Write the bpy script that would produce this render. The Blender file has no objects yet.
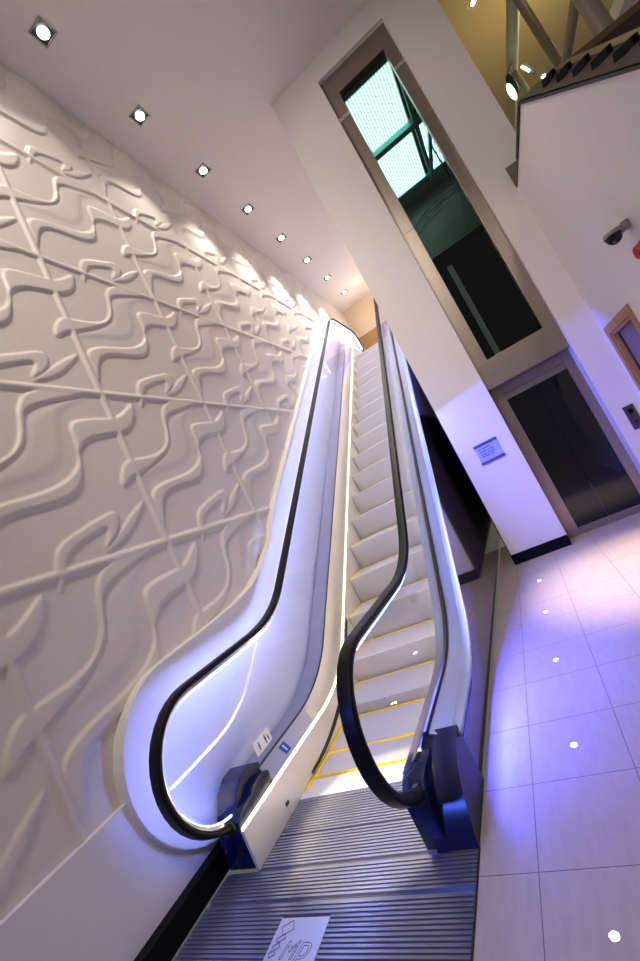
import bpy, bmesh, math
import numpy as np
from mathutils import Matrix, Vector

scn = bpy.context.scene
COL = scn.collection
rad = math.radians

# ------------------------------------------------------------------ helpers
def link(name, me, mat=None, parent=None, smooth=False):
    o = bpy.data.objects.new(name, me)
    COL.objects.link(o)
    if mat is not None:
        me.materials.append(mat)
    if smooth:
        me.polygons.foreach_set('use_smooth', [True] * len(me.polygons))
    if parent is not None:
        o.parent = parent
    return o

def tag(o, label=None, cat=None, group=None, kind=None):
    if label: o['label'] = label
    if cat: o['category'] = cat
    if group: o['group'] = group
    if kind: o['kind'] = kind
    return o

def empty(name, loc, label, cat, group=None):
    o = bpy.data.objects.new(name, None)
    COL.objects.link(o)
    o.location = loc
    o.empty_display_size = .1
    return tag(o, label, cat, group)

class MB:
    """collects vertices and faces of one mesh, in world coordinates"""
    def __init__(s): s.v = []; s.f = []
    def add(s, vs, fs):
        n = len(s.v)
        s.v += [tuple(map(float, p)) for p in vs]
        s.f += [tuple(i + n for i in f) for f in fs]
        return s
    def box(s, x0, x1, y0, y1, z0, z1):
        return s.add([(x0,y0,z0),(x1,y0,z0),(x1,y1,z0),(x0,y1,z0),(x0,y0,z1),(x1,y0,z1),(x1,y1,z1),(x0,y1,z1)],
                     [(0,3,2,1),(4,5,6,7),(0,1,5,4),(1,2,6,5),(2,3,7,6),(3,0,4,7)])
    def bar(s, a, b, w, h, up=(0,0,1)):
        a = Vector(a); b = Vector(b); d = (b - a).normalized(); u = Vector(up)
        r = d.cross(u).normalized() * (w / 2); t = r.normalized().cross(d).normalized() * (h / 2)
        vs = [p + sx * r + sz * t for p in (a, b) for sx, sz in ((-1,-1),(1,-1),(1,1),(-1,1))]
        return s.add(vs, [(0,1,2,3),(7,6,5,4),(0,4,5,1),(1,5,6,2),(2,6,7,3),(3,7,4,0)])
    def tube(s, pts, r, n=14, cap=True):
        pts = [Vector(p) for p in pts]; m = len(pts); vs = []; fs = []
        d0 = (pts[1] - pts[0]).normalized()
        u = d0.orthogonal().normalized()
        for i, p in enumerate(pts):
            d = (pts[min(i+1, m-1)] - pts[max(i-1, 0)]).normalized()
            u = (u - d * u.dot(d)).normalized(); w = d.cross(u)
            for k in range(n):
                a = 2 * math.pi * k / n
                vs.append(p + r * (math.cos(a) * u + math.sin(a) * w))
        for i in range(m - 1):
            for k in range(n):
                fs.append((i*n+k, i*n+(k+1) % n, (i+1)*n+(k+1) % n, (i+1)*n+k))
        if cap:
            fs.append(tuple(range(n))[::-1]); fs.append(tuple((m-1)*n + k for k in range(n)))
        return s.add(vs, fs)
    def disc(s, c, axis, r, h, n=32, r2=None):
        """solid round plate, its base centre at c, growing h along axis"""
        c = Vector(c); a = Vector(axis).normalized(); u = a.orthogonal().normalized(); w = a.cross(u)
        r2 = r if r2 is None else r2
        vs = []
        for q, rr in ((c, r), (c + a * h, r2)):
            for k in range(n):
                t = 2 * math.pi * k / n
                vs.append(q + rr * (math.cos(t) * u + math.sin(t) * w))
        fs = [(k, (k+1) % n, n + (k+1) % n, n + k) for k in range(n)]
        fs += [tuple(range(n))[::-1], tuple(range(n, 2*n))]
        return s.add(vs, fs)
    def prism(s, outline, axis, a0, a1):
        """outline in the two other axes, thickness along axis from a0 to a1 (solid)"""
        def P(p, a):
            return {'x': (a, p[0], p[1]), 'y': (p[0], a, p[1]), 'z': (p[0], p[1], a)}[axis]
        n = len(outline)
        vs = [P(p, a0) for p in outline] + [P(p, a1) for p in outline]
        fs = [tuple(range(n))[::-1], tuple(range(n, 2*n))]
        fs += [(i, (i+1) % n, n + (i+1) % n, n + i) for i in range(n)]
        return s.add(vs, fs)
    def ribbon(s, pa, pb, thick=(0,0,0)):
        """strip between two equally long 3-D lines, given thickness along a vector"""
        n = len(pa); t = Vector(thick)
        A = [Vector(p) for p in pa]; B = [Vector(p) for p in pb]
        vs = A + B + [p + t for p in A] + [p + t for p in B]
        fs = []
        for i in range(n - 1):
            fs.append((i, i+1, n+i+1, n+i))
            fs.append((2*n+i, 3*n+i, 3*n+i+1, 2*n+i+1))
            fs.append((i, 2*n+i, 2*n+i+1, i+1))
            fs.append((n+i, n+i+1, 3*n+i+1, 3*n+i))
        fs.append((0, n, 3*n, 2*n)); fs.append((n-1, 3*n-1, 4*n-1, 2*n-1))
        return s.add(vs, fs)
    def strip(s, pa, pb):
        n = len(pa)
        return s.add(list(pa) + list(pb), [(i, i+1, n+i+1, n+i) for i in range(n-1)])
    def sweep(s, section, line):
        """section: closed list of (x offset, normal offset); line: list of (x, y, z) in a plane of constant x"""
        m = len(section); L = [Vector(p) for p in line]; n = len(L); vs = []; fs = []
        for i, p in enumerate(L):
            d = (L[min(i+1, n-1)] - L[max(i-1, 0)]).normalized()
            nrm = Vector((0, -d.z, d.y))
            for (a, b) in section:
                vs.append(p + Vector((a, 0, 0)) + nrm * b)
        for i in range(n - 1):
            for k in range(m):
                fs.append((i*m+k, i*m+(k+1) % m, (i+1)*m+(k+1) % m, (i+1)*m+k))
        fs.append(tuple(range(m))[::-1]); fs.append(tuple((n-1)*m + k for k in range(m)))
        return s.add(vs, fs)
    def build(s, name, mat, parent=None, smooth=False, bevel=0, auto=None):
        off = Vector((0,0,0))
        p = parent
        while p is not None:
            off += p.location; p = p.parent
        me = bpy.data.meshes.new(name)
        me.from_pydata([(a-off.x, b-off.y, c-off.z) for a, b, c in s.v], [], s.f)
        bm = bmesh.new(); bm.from_mesh(me)
        bmesh.ops.recalc_face_normals(bm, faces=bm.faces)
        if bevel:
            bmesh.ops.bevel(bm, geom=[e for e in bm.edges if len(e.link_faces) == 2 and e.calc_face_angle(0) > .6],
                            offset=bevel, segments=2, affect='EDGES', profile=.6)
        if auto is not None:
            for e in bm.edges:
                e.smooth = not (len(e.link_faces) == 2 and e.calc_face_angle(0) > auto)
        bm.to_mesh(me); bm.free()
        return link(name, me, mat, parent, smooth or auto is not None)

def rbox_section(w, h, r, n=4):
    out = []
    for cx, cy, a0 in ((w/2-r, h/2-r, 0), (-w/2+r, h/2-r, 90), (-w/2+r, -h/2+r, 180), (w/2-r, -h/2+r, 270)):
        for k in range(n+1):
            a = rad(a0 + 90*k/n)
            out.append((cx + r*math.cos(a), cy + r*math.sin(a)))
    return out

# ------------------------------------------------------------------ materials
def srgb(r, g, b):
    f = lambda c: (c/255/12.92 if c/255 <= .04045 else ((c/255+.055)/1.055)**2.4)
    return (f(r), f(g), f(b), 1)

def mat(name, col, rough=.5, metal=0, spec=.5, emis=None, es=0, coat=0):
    m = bpy.data.materials.new(name); m.use_nodes = True
    b = m.node_tree.nodes['Principled BSDF']
    b.inputs['Base Color'].default_value = col
    b.inputs['Roughness'].default_value = rough
    b.inputs['Metallic'].default_value = metal
    b.inputs['Specular IOR Level'].default_value = spec
    b.inputs['Coat Weight'].default_value = coat
    if emis:
        b.inputs['Emission Color'].default_value = emis
        b.inputs['Emission Strength'].default_value = es
    return m

def nodes(m):
    nt = m.node_tree
    return nt, nt.nodes, nt.links, nt.nodes['Principled BSDF']

def add_noise(m, scale=(4,4,4), amt=.05, bump=0, detail=4):
    """slight variation of the base colour and a fine bump, in object space"""
    nt, N, L, b = nodes(m)
    tc = N.new('ShaderNodeTexCoord'); mp = N.new('ShaderNodeMapping'); nz = N.new('ShaderNodeTexNoise')
    mp.inputs['Scale'].default_value = scale
    nz.inputs['Detail'].default_value = detail
    L.new(tc.outputs['Object'], mp.inputs['Vector']); L.new(mp.outputs['Vector'], nz.inputs['Vector'])
    mx = N.new('ShaderNodeMix'); mx.data_type = 'RGBA'
    c = b.inputs['Base Color'].default_value[:]
    mx.inputs[6].default_value = [max(0, x*(1-amt)) for x in c[:3]] + [1]
    mx.inputs[7].default_value = [min(1, x*(1+amt)) for x in c[:3]] + [1]
    L.new(nz.outputs['Fac'], mx.inputs[0]); L.new(mx.outputs[2], b.inputs['Base Color'])
    if bump:
        bp = N.new('ShaderNodeBump'); bp.inputs['Strength'].default_value = bump; bp.inputs['Distance'].default_value = .01
        L.new(nz.outputs['Fac'], bp.inputs['Height']); L.new(bp.outputs['Normal'], b.inputs['Normal'])
    return m

def brushed(name, col, rough, scale):
    m = mat(name, col, rough, 1)
    nt, N, L, b = nodes(m)
    tc = N.new('ShaderNodeTexCoord'); mp = N.new('ShaderNodeMapping'); nz = N.new('ShaderNodeTexNoise')
    mp.inputs['Scale'].default_value = scale; nz.inputs['Detail'].default_value = 3
    L.new(tc.outputs['Object'], mp.inputs['Vector']); L.new(mp.outputs['Vector'], nz.inputs['Vector'])
    mr = N.new('ShaderNodeMapRange'); mr.inputs[3].default_value = rough*.8; mr.inputs[4].default_value = rough*1.25
    L.new(nz.outputs['Fac'], mr.inputs[0]); L.new(mr.outputs[0], b.inputs['Roughness'])
    bp = N.new('ShaderNodeBump'); bp.inputs['Strength'].default_value = .08; bp.inputs['Distance'].default_value = .004
    L.new(nz.outputs['Fac'], bp.inputs['Height']); L.new(bp.outputs['Normal'], b.inputs['Normal'])
    return m

def emit(name, col, strength):
    m = bpy.data.materials.new(name); m.use_nodes = True
    nt = m.node_tree; nt.nodes.clear()
    e = nt.nodes.new('ShaderNodeEmission'); o = nt.nodes.new('ShaderNodeOutputMaterial')
    e.inputs[0].default_value = (*col, 1); e.inputs[1].default_value = strength
    nt.links.new(e.outputs[0], o.inputs[0])
    return m

def glass(name, tint, refl=.9, ior=1.45, rough=.0):
    m = bpy.data.materials.new(name); m.use_nodes = True
    nt = m.node_tree; N = nt.nodes; N.clear()
    t = N.new('ShaderNodeBsdfTransparent'); g = N.new('ShaderNodeBsdfGlossy'); f = N.new('ShaderNodeMath')
    x = N.new('ShaderNodeMixShader'); o = N.new('ShaderNodeOutputMaterial')
    t.inputs[0].default_value = (*tint, 1); g.inputs[0].default_value = (refl, refl, refl, 1)
    g.inputs['Roughness'].default_value = rough; 
    lw = N.new('ShaderNodeLayerWeight'); pw = N.new('ShaderNodeMath'); pw.operation = 'POWER'; pw.inputs[1].default_value = 5
    f.operation = 'MULTIPLY_ADD'; f0 = ((ior-1)/(ior+1))**2; f.inputs[1].default_value = .75; f.inputs[2].default_value = f0
    nt.links.new(lw.outputs['Facing'], pw.inputs[0]); nt.links.new(pw.outputs[0], f.inputs[0])
    nt.links.new(f.outputs[0], x.inputs[0]); nt.links.new(t.outputs[0], x.inputs[1])
    nt.links.new(g.outputs[0], x.inputs[2]); nt.links.new(x.outputs[0], o.inputs[0])
    return m

M = {}
M['relief'] = add_noise(mat('relief_plaster', (.72,.66,.60,1), .42), (3,3,3), .04, .05)
M['plaster'] = add_noise(mat('white_plaster', (.78,.74,.72,1), .45), (2,2,2), .025)
M['ceiling'] = add_noise(mat('ceiling_paint', (.78,.74,.73,1), .6), (2,2,2), .02)
M['shaftwall'] = add_noise(mat('shaft_paint', (.74,.70,.68,1), .5), (2,2,2), .02)
M['steel'] = brushed('brushed_steel', (.36,.305,.26,1), .38, (3,3,160))
M['deck'] = brushed('deck_steel', (.52,.52,.55,1), .36, (6,140,140))
M['bright'] = mat('polished_steel', (.85,.85,.86,1), .12, 1)
M['skirt'] = add_noise(mat('skirt_steel', (.80,.78,.72,1), .38, .55), (2,2,2), .03)
M['sidepanel'] = mat('dark_glossy_cladding', (.060,.048,.055,1), .09, 0, .9, coat=.6)
M['rubber'] = mat('handrail_rubber', (.004,.0035,.004,1), .42, 0, .18)
M['gasket'] = mat('black_gasket', (.006,.006,.009,1), .5)
M['newel'] = mat('navy_gloss_plastic', (.004,.007,.050,1), .25, 0, .35)
M['black'] = mat('black_gloss_trim', (.003,.003,.0035,1), .5, 0, .1)
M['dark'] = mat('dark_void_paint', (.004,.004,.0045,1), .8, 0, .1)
M['yellow'] = mat('yellow_paint', (.85,.58,.01,1), .5)
M['white'] = mat('white_sticker', (.82,.84,.86,1), .4)
M['blue'] = mat('blue_ink', (.02,.05,.35,1), .4)
M['wood'] = add_noise(mat('oak_wood', (.36,.20,.075,1), .45), (2,2,30), .25, .05)
M['darkwood'] = add_noise(mat('dark_stair_wood', (.085,.052,.022,1), .5, 0, .3), (2,30,2), .2)
M['leaf'] = mat('grey_door_paint', (.20,.155,.13,1), .6, 0, .2)
M['red'] = mat('red_plastic', (.42,.02,.02,1), .3)
M['cctv'] = mat('grey_plastic', (.22,.21,.21,1), .4)
M['dome'] = mat('black_dome', (.004,.004,.005,1), .07)
M['cream'] = add_noise(mat('cream_upper_wall', (.74,.60,.42,1), .6), (2,2,2), .03)
M['gallery'] = mat('gallery_ceiling_paint', (.62,.50,.26,1), .6)
M['tan'] = mat('tan_paint', (.55,.46,.34,1), .5)
M['tubepaint'] = mat('grey_tube_paint', (.30,.24,.20,1), .4)
M['liftdoor'] = mat('dark_lift_glass', (.006,.006,.007,1), .05, 0, .5)
M['olive'] = add_noise(mat('lift_olive_panel', (.085,.08,.058,1), .3), (3,3,3), .1)
M['teal'] = mat('teal_steel', (.16,.42,.42,1), .35, .4)
M['plaque'] = mat('plaque_steel', (.10,.10,.16,1), .4, .4)
M['plaqueplate'] = mat('plaque_plate', (.40,.42,.62,1), .4, .2)
M['ink'] = mat('dark_ink', (.03,.03,.09,1), .5)
M['panelsteel'] = mat('call_panel_steel', (.16,.13,.15,1), .3, .8)
M['glass'] = glass('balustrade_glass', (.94,.96,1.0), .9, 1.42)
M['window'] = glass('lift_window_glass', (.86,.93,.90), .9, 1.4)
M['lamp'] = emit('downlight_lamp', (1,.93,.84), 30)
M['spot'] = emit('floor_led', (.85,.95,1), 40)
M['ledblue'] = emit('blue_led', (.07,.085,1.0), 2100)
M['ledrail'] = emit('rail_led', (.30,.385,1.0), 100)
M['ledblue2'] = emit('added_rail_led', (.20,.30,1.0), 55)
M['ledblue3'] = emit('rail_led_deep_blue', (.16,.24,1.0), 70)
M['ledblue4'] = emit('added_rail_led_outer', (.10,.24,1.0), 20)
M['ledloop'] = emit('loop_led', (.5,.6,1.0), 4)
M['ledskirt'] = emit('skirt_led', (1,.83,.42), 5)
M['ledskirt2'] = emit('skirt_led_strong', (1,.79,.44), 50)
M['greenlamp'] = emit('green_white_lamp', (.45,1,.66), 6)

def stripes(m, axis, pitch, lo, hi, bump=.5):
    """fine parallel cleats along the other axes: colour and bump, object space"""
    nt, N, L, b = nodes(m)
    tc = N.new('ShaderNodeTexCoord'); sp = N.new('ShaderNodeSeparateXYZ'); L.new(tc.outputs['Object'], sp.inputs[0])
    a = N.new('ShaderNodeMath'); a.operation = 'MULTIPLY'; a.inputs[1].default_value = 2*math.pi/pitch
    s = N.new('ShaderNodeMath'); s.operation = 'SINE'
    mr = N.new('ShaderNodeMapRange'); mr.inputs[1].default_value = -.6; mr.inputs[2].default_value = .3
    L.new(sp.outputs[axis], a.inputs[0]); L.new(a.outputs[0], s.inputs[0]); L.new(s.outputs[0], mr.inputs[0])
    mx = N.new('ShaderNodeMix'); mx.data_type = 'RGBA'; mx.inputs[6].default_value = lo; mx.inputs[7].default_value = hi
    L.new(mr.outputs[0], mx.inputs[0]); L.new(mx.outputs[2], b.inputs['Base Color'])
    return m
M['step'] = stripes(mat('step_aluminium', (.6,.58,.56,1), .42, .25), 0, .009, (.38,.36,.345,1), (.58,.555,.53,1))
M['comb'] = stripes(mat('comb_aluminium', (.7,.68,.66,1), .35, .3), 0, .010, (.55,.53,.50,1), (.74,.72,.69,1))
M['plate'] = mat('plate_steel', (.27,.27,.30,1), .26, .6)
M['logoplate'] = mat('logo_plate', (.60,.61,.66,1), .35, .5)
M['logoline'] = mat('logo_line', (.12,.12,.2,1), .4, .4)

def tile_material():
    m = mat('beige_floor_tile', (.62,.52,.45,1), .2, 0, .3)
    nt, N, L, b = nodes(m)
    tc = N.new('ShaderNodeTexCoord'); sp = N.new('ShaderNodeSeparateXYZ'); L.new(tc.outputs['Object'], sp.inputs[0])
    masks = []
    for ax, off, pitch in ((0, -.652, .4515), (1, 1.694, .4555)):
        a = N.new('ShaderNodeMath'); a.operation = 'SUBTRACT'; a.inputs[1].default_value = off - pitch*40 - pitch/2
        d = N.new('ShaderNodeMath'); d.operation = 'DIVIDE'; d.inputs[1].default_value = pitch
        f = N.new('ShaderNodeMath'); f.operation = 'FRACT'
        c = N.new('ShaderNodeMath'); c.operation = 'SUBTRACT'; c.inputs[1].default_value = .5
        e = N.new('ShaderNodeMath'); e.operation = 'ABSOLUTE'
        g = N.new('ShaderNodeMath'); g.operation = 'LESS_THAN'; g.inputs[1].default_value = .0045
        L.new(sp.outputs[ax], a.inputs[0])
        for p, q in ((a, d), (d, f), (f, c), (c, e), (e, g)): L.new(p.outputs[0], q.inputs[0])
        masks.append(g)
    mxm = N.new('ShaderNodeMath'); mxm.operation = 'MAXIMUM'
    L.new(masks[0].outputs[0], mxm.inputs[0]); L.new(masks[1].outputs[0], mxm.inputs[1])
    mp = N.new('ShaderNodeMapping'); mp.inputs['Scale'].default_value = (9, 2.2, 1)
    nz = N.new('ShaderNodeTexNoise'); nz.inputs['Scale'].default_value = 3; nz.inputs['Detail'].default_value = 6
    L.new(tc.outputs['Object'], mp.inputs['Vector']); L.new(mp.outputs['Vector'], nz.inputs['Vector'])
    v = N.new('ShaderNodeMix'); v.data_type = 'RGBA'
    v.inputs[6].default_value = (.40,.335,.29,1); v.inputs[7].default_value = (.54,.46,.40,1)
    L.new(nz.outputs['Fac'], v.inputs[0])
    j = N.new('ShaderNodeMix'); j.data_type = 'RGBA'; j.inputs[7].default_value = (.16,.13,.13,1)
    L.new(mxm.outputs[0], j.inputs[0]); L.new(v.outputs[2], j.inputs[6]); L.new(j.outputs[2], b.inputs['Base Color'])
    mr = N.new('ShaderNodeMapRange'); mr.inputs[3].default_value = .27; mr.inputs[4].default_value = .38
    L.new(nz.outputs['Fac'], mr.inputs[0]); L.new(mr.outputs[0], b.inputs['Roughness'])
    return m
M['tile'] = tile_material()

# ------------------------------------------------------------------ the escalator's lines
SL = .7; YK = 3.208; TH = math.atan(SL)
def path(z0, c, z1, R=1.6, R2=1.6):
    """height as a function of Y: flat, bend, 35 degree slope, bend, flat"""
    ya = YK + (z0-c)/SL; yb = YK + (z1-c)/SL
    t = R*math.tan(TH/2); t2 = R2*math.tan(TH/2)
    def z(Y):
        if Y <= ya - t: return z0
        if Y < ya + t*math.cos(TH): return z0 + R - math.sqrt(max(0, R*R - (Y-ya+t)**2))
        if Y < yb - t2*math.cos(TH): return c + SL*(Y-YK)
        if Y < yb + t2: return z1 - R2 + math.sqrt(max(0, R2*R2 - (yb+t2-Y)**2))
        return z1
    return z
H_UP = 5.0
B = path(0, 0, H_UP, 1.8)
YS0, YE = 1.83, 12.1
def ysamples(a, b):
    out = list(np.arange(a, min(b, 4.6), .06)) + list(np.arange(max(a, 4.6), min(b, 9.6), .5)) + list(np.arange(max(a, 9.6), b, .08))
    return [float(v) for v in out if v < b - .02] + [b]
YS = ysamples(YS0, YE)

esc = empty('escalator', (-1.69, 2.4, 0), 'tall narrow up escalator with glass balustrades and black handrails beside the relief wall', 'escalator')

# ---- balustrades
def handrail_line(x, zp, yend):
    """lower newel loop, run, upper newel loop"""
    zt = zp(0); r = (zt - .235)/2; cy, cz = 1.955, zt - r
    pts = [(x, 2.08, zt-2*r-.012)]
    for k in range(0, 19):
        a = rad(-90 - 180*k/18)
        pts.append((x, cy + r*math.cos(a), cz + r*math.sin(a)))
    pts += [(x, y, zp(y)) for y in ysamples(2.06, yend)]
    zt2 = zp(99); r2 = r
    for k in range(1, 17):
        a = rad(90 - 170*k/16)
        pts.append((x, yend + r2*math.cos(a), zt2 - r2 + r2*math.sin(a)))
    return pts

def offset_in(line, d):
    n = len(line); out = []
    L = [Vector(p) for p in line]
    for i, p in enumerate(L):
        t = (L[min(i+1, n-1)] - L[max(i-1, 0)]).normalized()
        out.append(p - Vector((0, -t.z, t.y))*d)
    return out

SEAMS = [4.05, 5.65, 7.25, 8.85]
def balustrade(side, xr, zp, xg, zg, led):
    line = handrail_line(xr, zp, 11.75)
    MB().sweep(rbox_section(.082, .036, .014), line).build('handrail', M['rubber'], esc, auto=.8)
    # steel guide and lit strip right under the rubber
    gl = offset_in(line[1:-6], .026)
    MB().sweep([(-.014,-.010),(.014,-.010),(.014,.008),(-.014,.008)], gl).build('handrail_guide', M['bright'], esc, auto=.8)
    ll = offset_in(line[1:-6], .030)
    sec = [(-.0165,-.0095),(-.0065,-.0095),(-.0065,-.0075),(-.0165,-.0075)]
    MB().sweep(sec, ll[18:]).build('handrail_light', led, esc)  # on the right rail an added strip, tinting the step edges blue
    if side == 'left': MB().sweep(sec, ll[:19]).build('handrail_light', M['ledblue3'], esc)
    if side == 'right':
        MB().sweep([(.0065,-.0095),(.0135,-.0095),(.0135,-.0075),(.0065,-.0075)], ll[18:]).build('handrail_light', M['ledblue4'], esc)  # added second strip, tinting the right outer deck blue
    if side == 'left':
        l2 = offset_in(line[1:9], .0400)
        MB().sweep([(-.009,-.003),(.009,-.003),(.009,.003),(-.009,.003)], l2).build('loop_light', M['ledloop'], esc)
    # glass panes
    top = offset_in(line[1:-6], .048)
    tops = [(p.y, p.z) for p in top]
    loop = [p for p in tops[:19]]
    run = tops[19:]
    def top_at(y):
        for (a, b) in zip(run[:-1], run[1:]):
            if a[0] <= y <= b[0]:
                return b[1] if b[0]-a[0] < 1e-6 else a[1] + (b[1]-a[1])*(y-a[0])/(b[0]-a[0])
        return run[-1][1]
    lean = .40                                      # a seam leans back, square to the slope
    ends = [2.05] + SEAMS + [10.4]
    for i in range(len(ends)-1):
        y0, y1 = ends[i], ends[i+1]
        g0 = .004 if i else 0; g1 = .004
        yt0 = y0 - lean if i else None
        yt1 = y1 - lean if i < len(ends)-2 else y1 - .1
        low = [(y, zg(y) - .03) for y in ([y0+g0] + [v for v in ysamples(y0+.03, y1-.03)] + [y1-g1])]
        if i == 0:
            a = [p for p in loop if p[1] > .36]
            up = a + [(v, top_at(v)) for v in ysamples(2.12, yt1-g1)]
            out = low + up[::-1]
            out = [p for p in out]
        else:
            up = [(v, top_at(v)) for v in ysamples(yt0+g0, yt1-g1)]
            out = low + up[::-1]
        MB().prism(out, 'x', xg-.006, xg+.006).build('glass_panel', M['glass'], esc)
    # upper end pane with the returned loop
    low = [(y, zg(y)-.03) for y in ysamples(10.404, 11.7)]
    up = [(v, top_at(v)) for v in ysamples(10.31, 11.7)] + [p for p in tops if p[0] > 11.75]
    MB().prism(low + up[::-1], 'x', xg-.006, xg+.006).build('glass_panel', M['glass'], esc)
    return line

zL_rail = path(1.05, 1.165, H_UP+1.1, 1.1, 1.2)
zR_rail = path(.985, .985, H_UP+.975, 1.3, 1.2)
zL_led = path(.235, .10, H_UP+.25, 1.4, .35)
zL_gas = path(.335, .34, H_UP+.34, 1.4, .5)
zR_in = path(.25, .17, H_UP+.2, 1.4)
zR_gas = path(.31, .25, H_UP+.28, 1.4)
zR_out = path(.285, .315, H_UP+.30, 1.4)
XLR, XRR = -2.295, -1.08
balustrade('left', XLR, zL_rail, -2.275, zL_gas, M['ledrail'])
balustrade('right', XRR, zR_rail, XRR, zR_gas, M['ledblue2'])

def ln(x, z, ys=YS, dz=0, dy=0): return [(x, y+dy, z(y)+dz) for y in ys]
YD = ysamples(2.20, YE)
YU = [y for y in YS if y < 11.2] + [11.2]
# left side: skirt, its light line, inner deck, gasket, outer deck, wall-side light
sk_low = lambda y: max(0.0, B(y) - .30) if y > 2.5 else 0.0
MB().ribbon([(-2.185, y, zL_led(y)-.012) for y in YU], [(-2.185, y, sk_low(y)) for y in YU], (-.02,0,0)).build('skirt_panel', M['skirt'], esc, auto=.6)
MB().ribbon(ln(-2.1835, zL_led, YU, -.011), ln(-2.1835, zL_led, YU, .006), (-.008,0,0)).build('skirt_light', M['ledskirt'], esc)
MB().ribbon([(-2.192, y, zL_led(y)+.003) for y in YD], [(-2.262, y, zL_gas(y)) for y in YD], (0,0,-.02)).build('inner_deck', M['deck'], esc, auto=.6)
MB().ribbon([(-2.262, y, zL_gas(y)+.012) for y in YD], [(-2.269, y, zL_gas(y)+.012) for y in YD], (0,0,-.04)).build('gasket', M['gasket'], esc)
MB().ribbon([(-2.281, y, zL_gas(y)) for y in YD], [(-2.452, y, zL_gas(y)) for y in YD], (0,0,-.02)).build('outer_deck', M['deck'], esc, auto=.6)
# right side
YR = [y for y in YU if y > 2.0]
MB().ribbon([(-1.185, y, zR_in(y)-.012) for y in YR], [(-1.185, y, sk_low(y)) for y in YR], (.02,0,0)).build('skirt_panel', M['skirt'], esc, auto=.6)
MB().ribbon(ln(-1.187, zR_in, YR[2:], -.016), ln(-1.187, zR_in, YR[2:], -.001), (.018,0,0)).build('skirt_light', M['ledskirt2'], esc)
MB().ribbon([(-1.196, y, zR_in(y)) for y in YR], [(-1.094, y, zR_gas(y)) for y in YR], (0,0,.008)).build('inner_deck', M['deck'], esc, auto=.6)
MB().ribbon([(-1.072, y, zR_gas(y)+.010) for y in YD], [(-1.058, y, zR_gas(y)+.010) for y in YD], (0,0,-.04)).build('gasket', M['gasket'], esc)
MB().ribbon([(-1.058, y, zR_gas(y)) for y in YD], [(-.945, y, zR_out(y)) for y in YD], (0,0,-.022)).ribbon([(-.945, y, zR_out(y)) for y in YD], [(-.885, y, zR_out(y)) for y in YD], (0,0,-.022)).build('outer_deck', M['deck'], esc, auto=.6)
MB().strip([(-.928, y, zR_out(y)-.0245) for y in YD], [(-.928, y, zR_out(y)-.0290) for y in YD]).build('blue_light_strip', M['ledblue'], esc)
YP = ysamples(1.9, YE)
YG = ysamples(2.24, YE)
MB().ribbon([(-.917, y, max(.03, zR_out(y)-.09) if y > 2.2 else .03 + (zR_out(2.2)-.12)*(y-1.9)/.3) for y in YP], [(-.917, y, 0.0) for y in YP], (-.03,0,0)).build('side_cladding', M['sidepanel'], esc)
MB().ribbon([(-.932, y, zR_out(y)-.03) for y in YG], [(-.932, y, zR_out(y)-.10) for y in YG], (-.01,0,0)).build('shadow_gap', M['gasket'], esc)

# newel housings where the handrails return
def newel(x0, x1, rail_x, prof, inlet_dir):
    n_ = MB().prism(prof, 'x', x0, x1).build('newel_housing', M['newel'], esc, auto=.5)
    return n_
profL = [(1.85,0),(1.86,.16),(1.90,.26),(1.97,.36),(2.05,.405),(2.14,.41),(2.215,.37),(2.215,0)]
newel(-2.43, -2.262, XLR, profL, 1)
capL = [(1.97,.20),(1.98,.27),(2.05,.33),(2.13,.335),(2.215,.31),(2.215,.20)]
MB().prism(capL, 'x', -2.262, -2.21).build('newel_cap', M['newel'], esc, bevel=.01, auto=.6)
profR = [(1.825,0),(1.85,.06),(1.89,.13),(1.95,.20),(2.02,.25),(2.10,.282),(2.235,.305),(2.235,0)]
newel(-1.10, -.90, XRR, profR, 1)
mouth = [(1.842,-.004),(1.838,.21),(1.855,.262),(1.91,.292),(2.0,.302),(2.08,.298),(2.15,.275),(2.22,.21),(2.22,-.004)]
MB().prism(mouth, 'x', -1.160, -1.035).build('handrail_inlet', M['newel'], esc, bevel=.018, auto=.7)
mouthL = [(y, z) for y, z in mouth]
MB().prism(mouthL, 'x', -2.36, -2.215).build('handrail_inlet', M['newel'], esc, bevel=.018, auto=.7)
for xr in (XLR, -1.095):
    MB().sweep(rbox_section(.105, .060, .025, 5), [(xr, 1.830, .246), (xr, 1.845, .246)]).build('inlet_brush', M['gasket'], esc)

# small key-switch lamps on the left housing front
MB().disc((-2.40, 1.853, .11), (0,-1,0), .008, .006, 12).build('stop_button', M['red'], esc)
MB().box(-2.285, -2.25, 1.832, 1.842, .09, .14).build('key_switch', M['gasket'], esc)
# skirt sensor slots
MB().box(-2.186, -2.181, 2.20, 2.235, .062, .082).build('skirt_sensor', M['gasket'], esc)

# skirt brush: black strip rising from the comb
yb_ = ysamples(2.55, 4.0)
MB().ribbon([(-2.182, y, B(y)+.035+.02*min(1,(y-2.55)/.6)) for y in yb_], [(-2.182, y, B(y)+.012) for y in yb_], (-.002,0,0)).build('skirt_brush', M['gasket'], esc)

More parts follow.
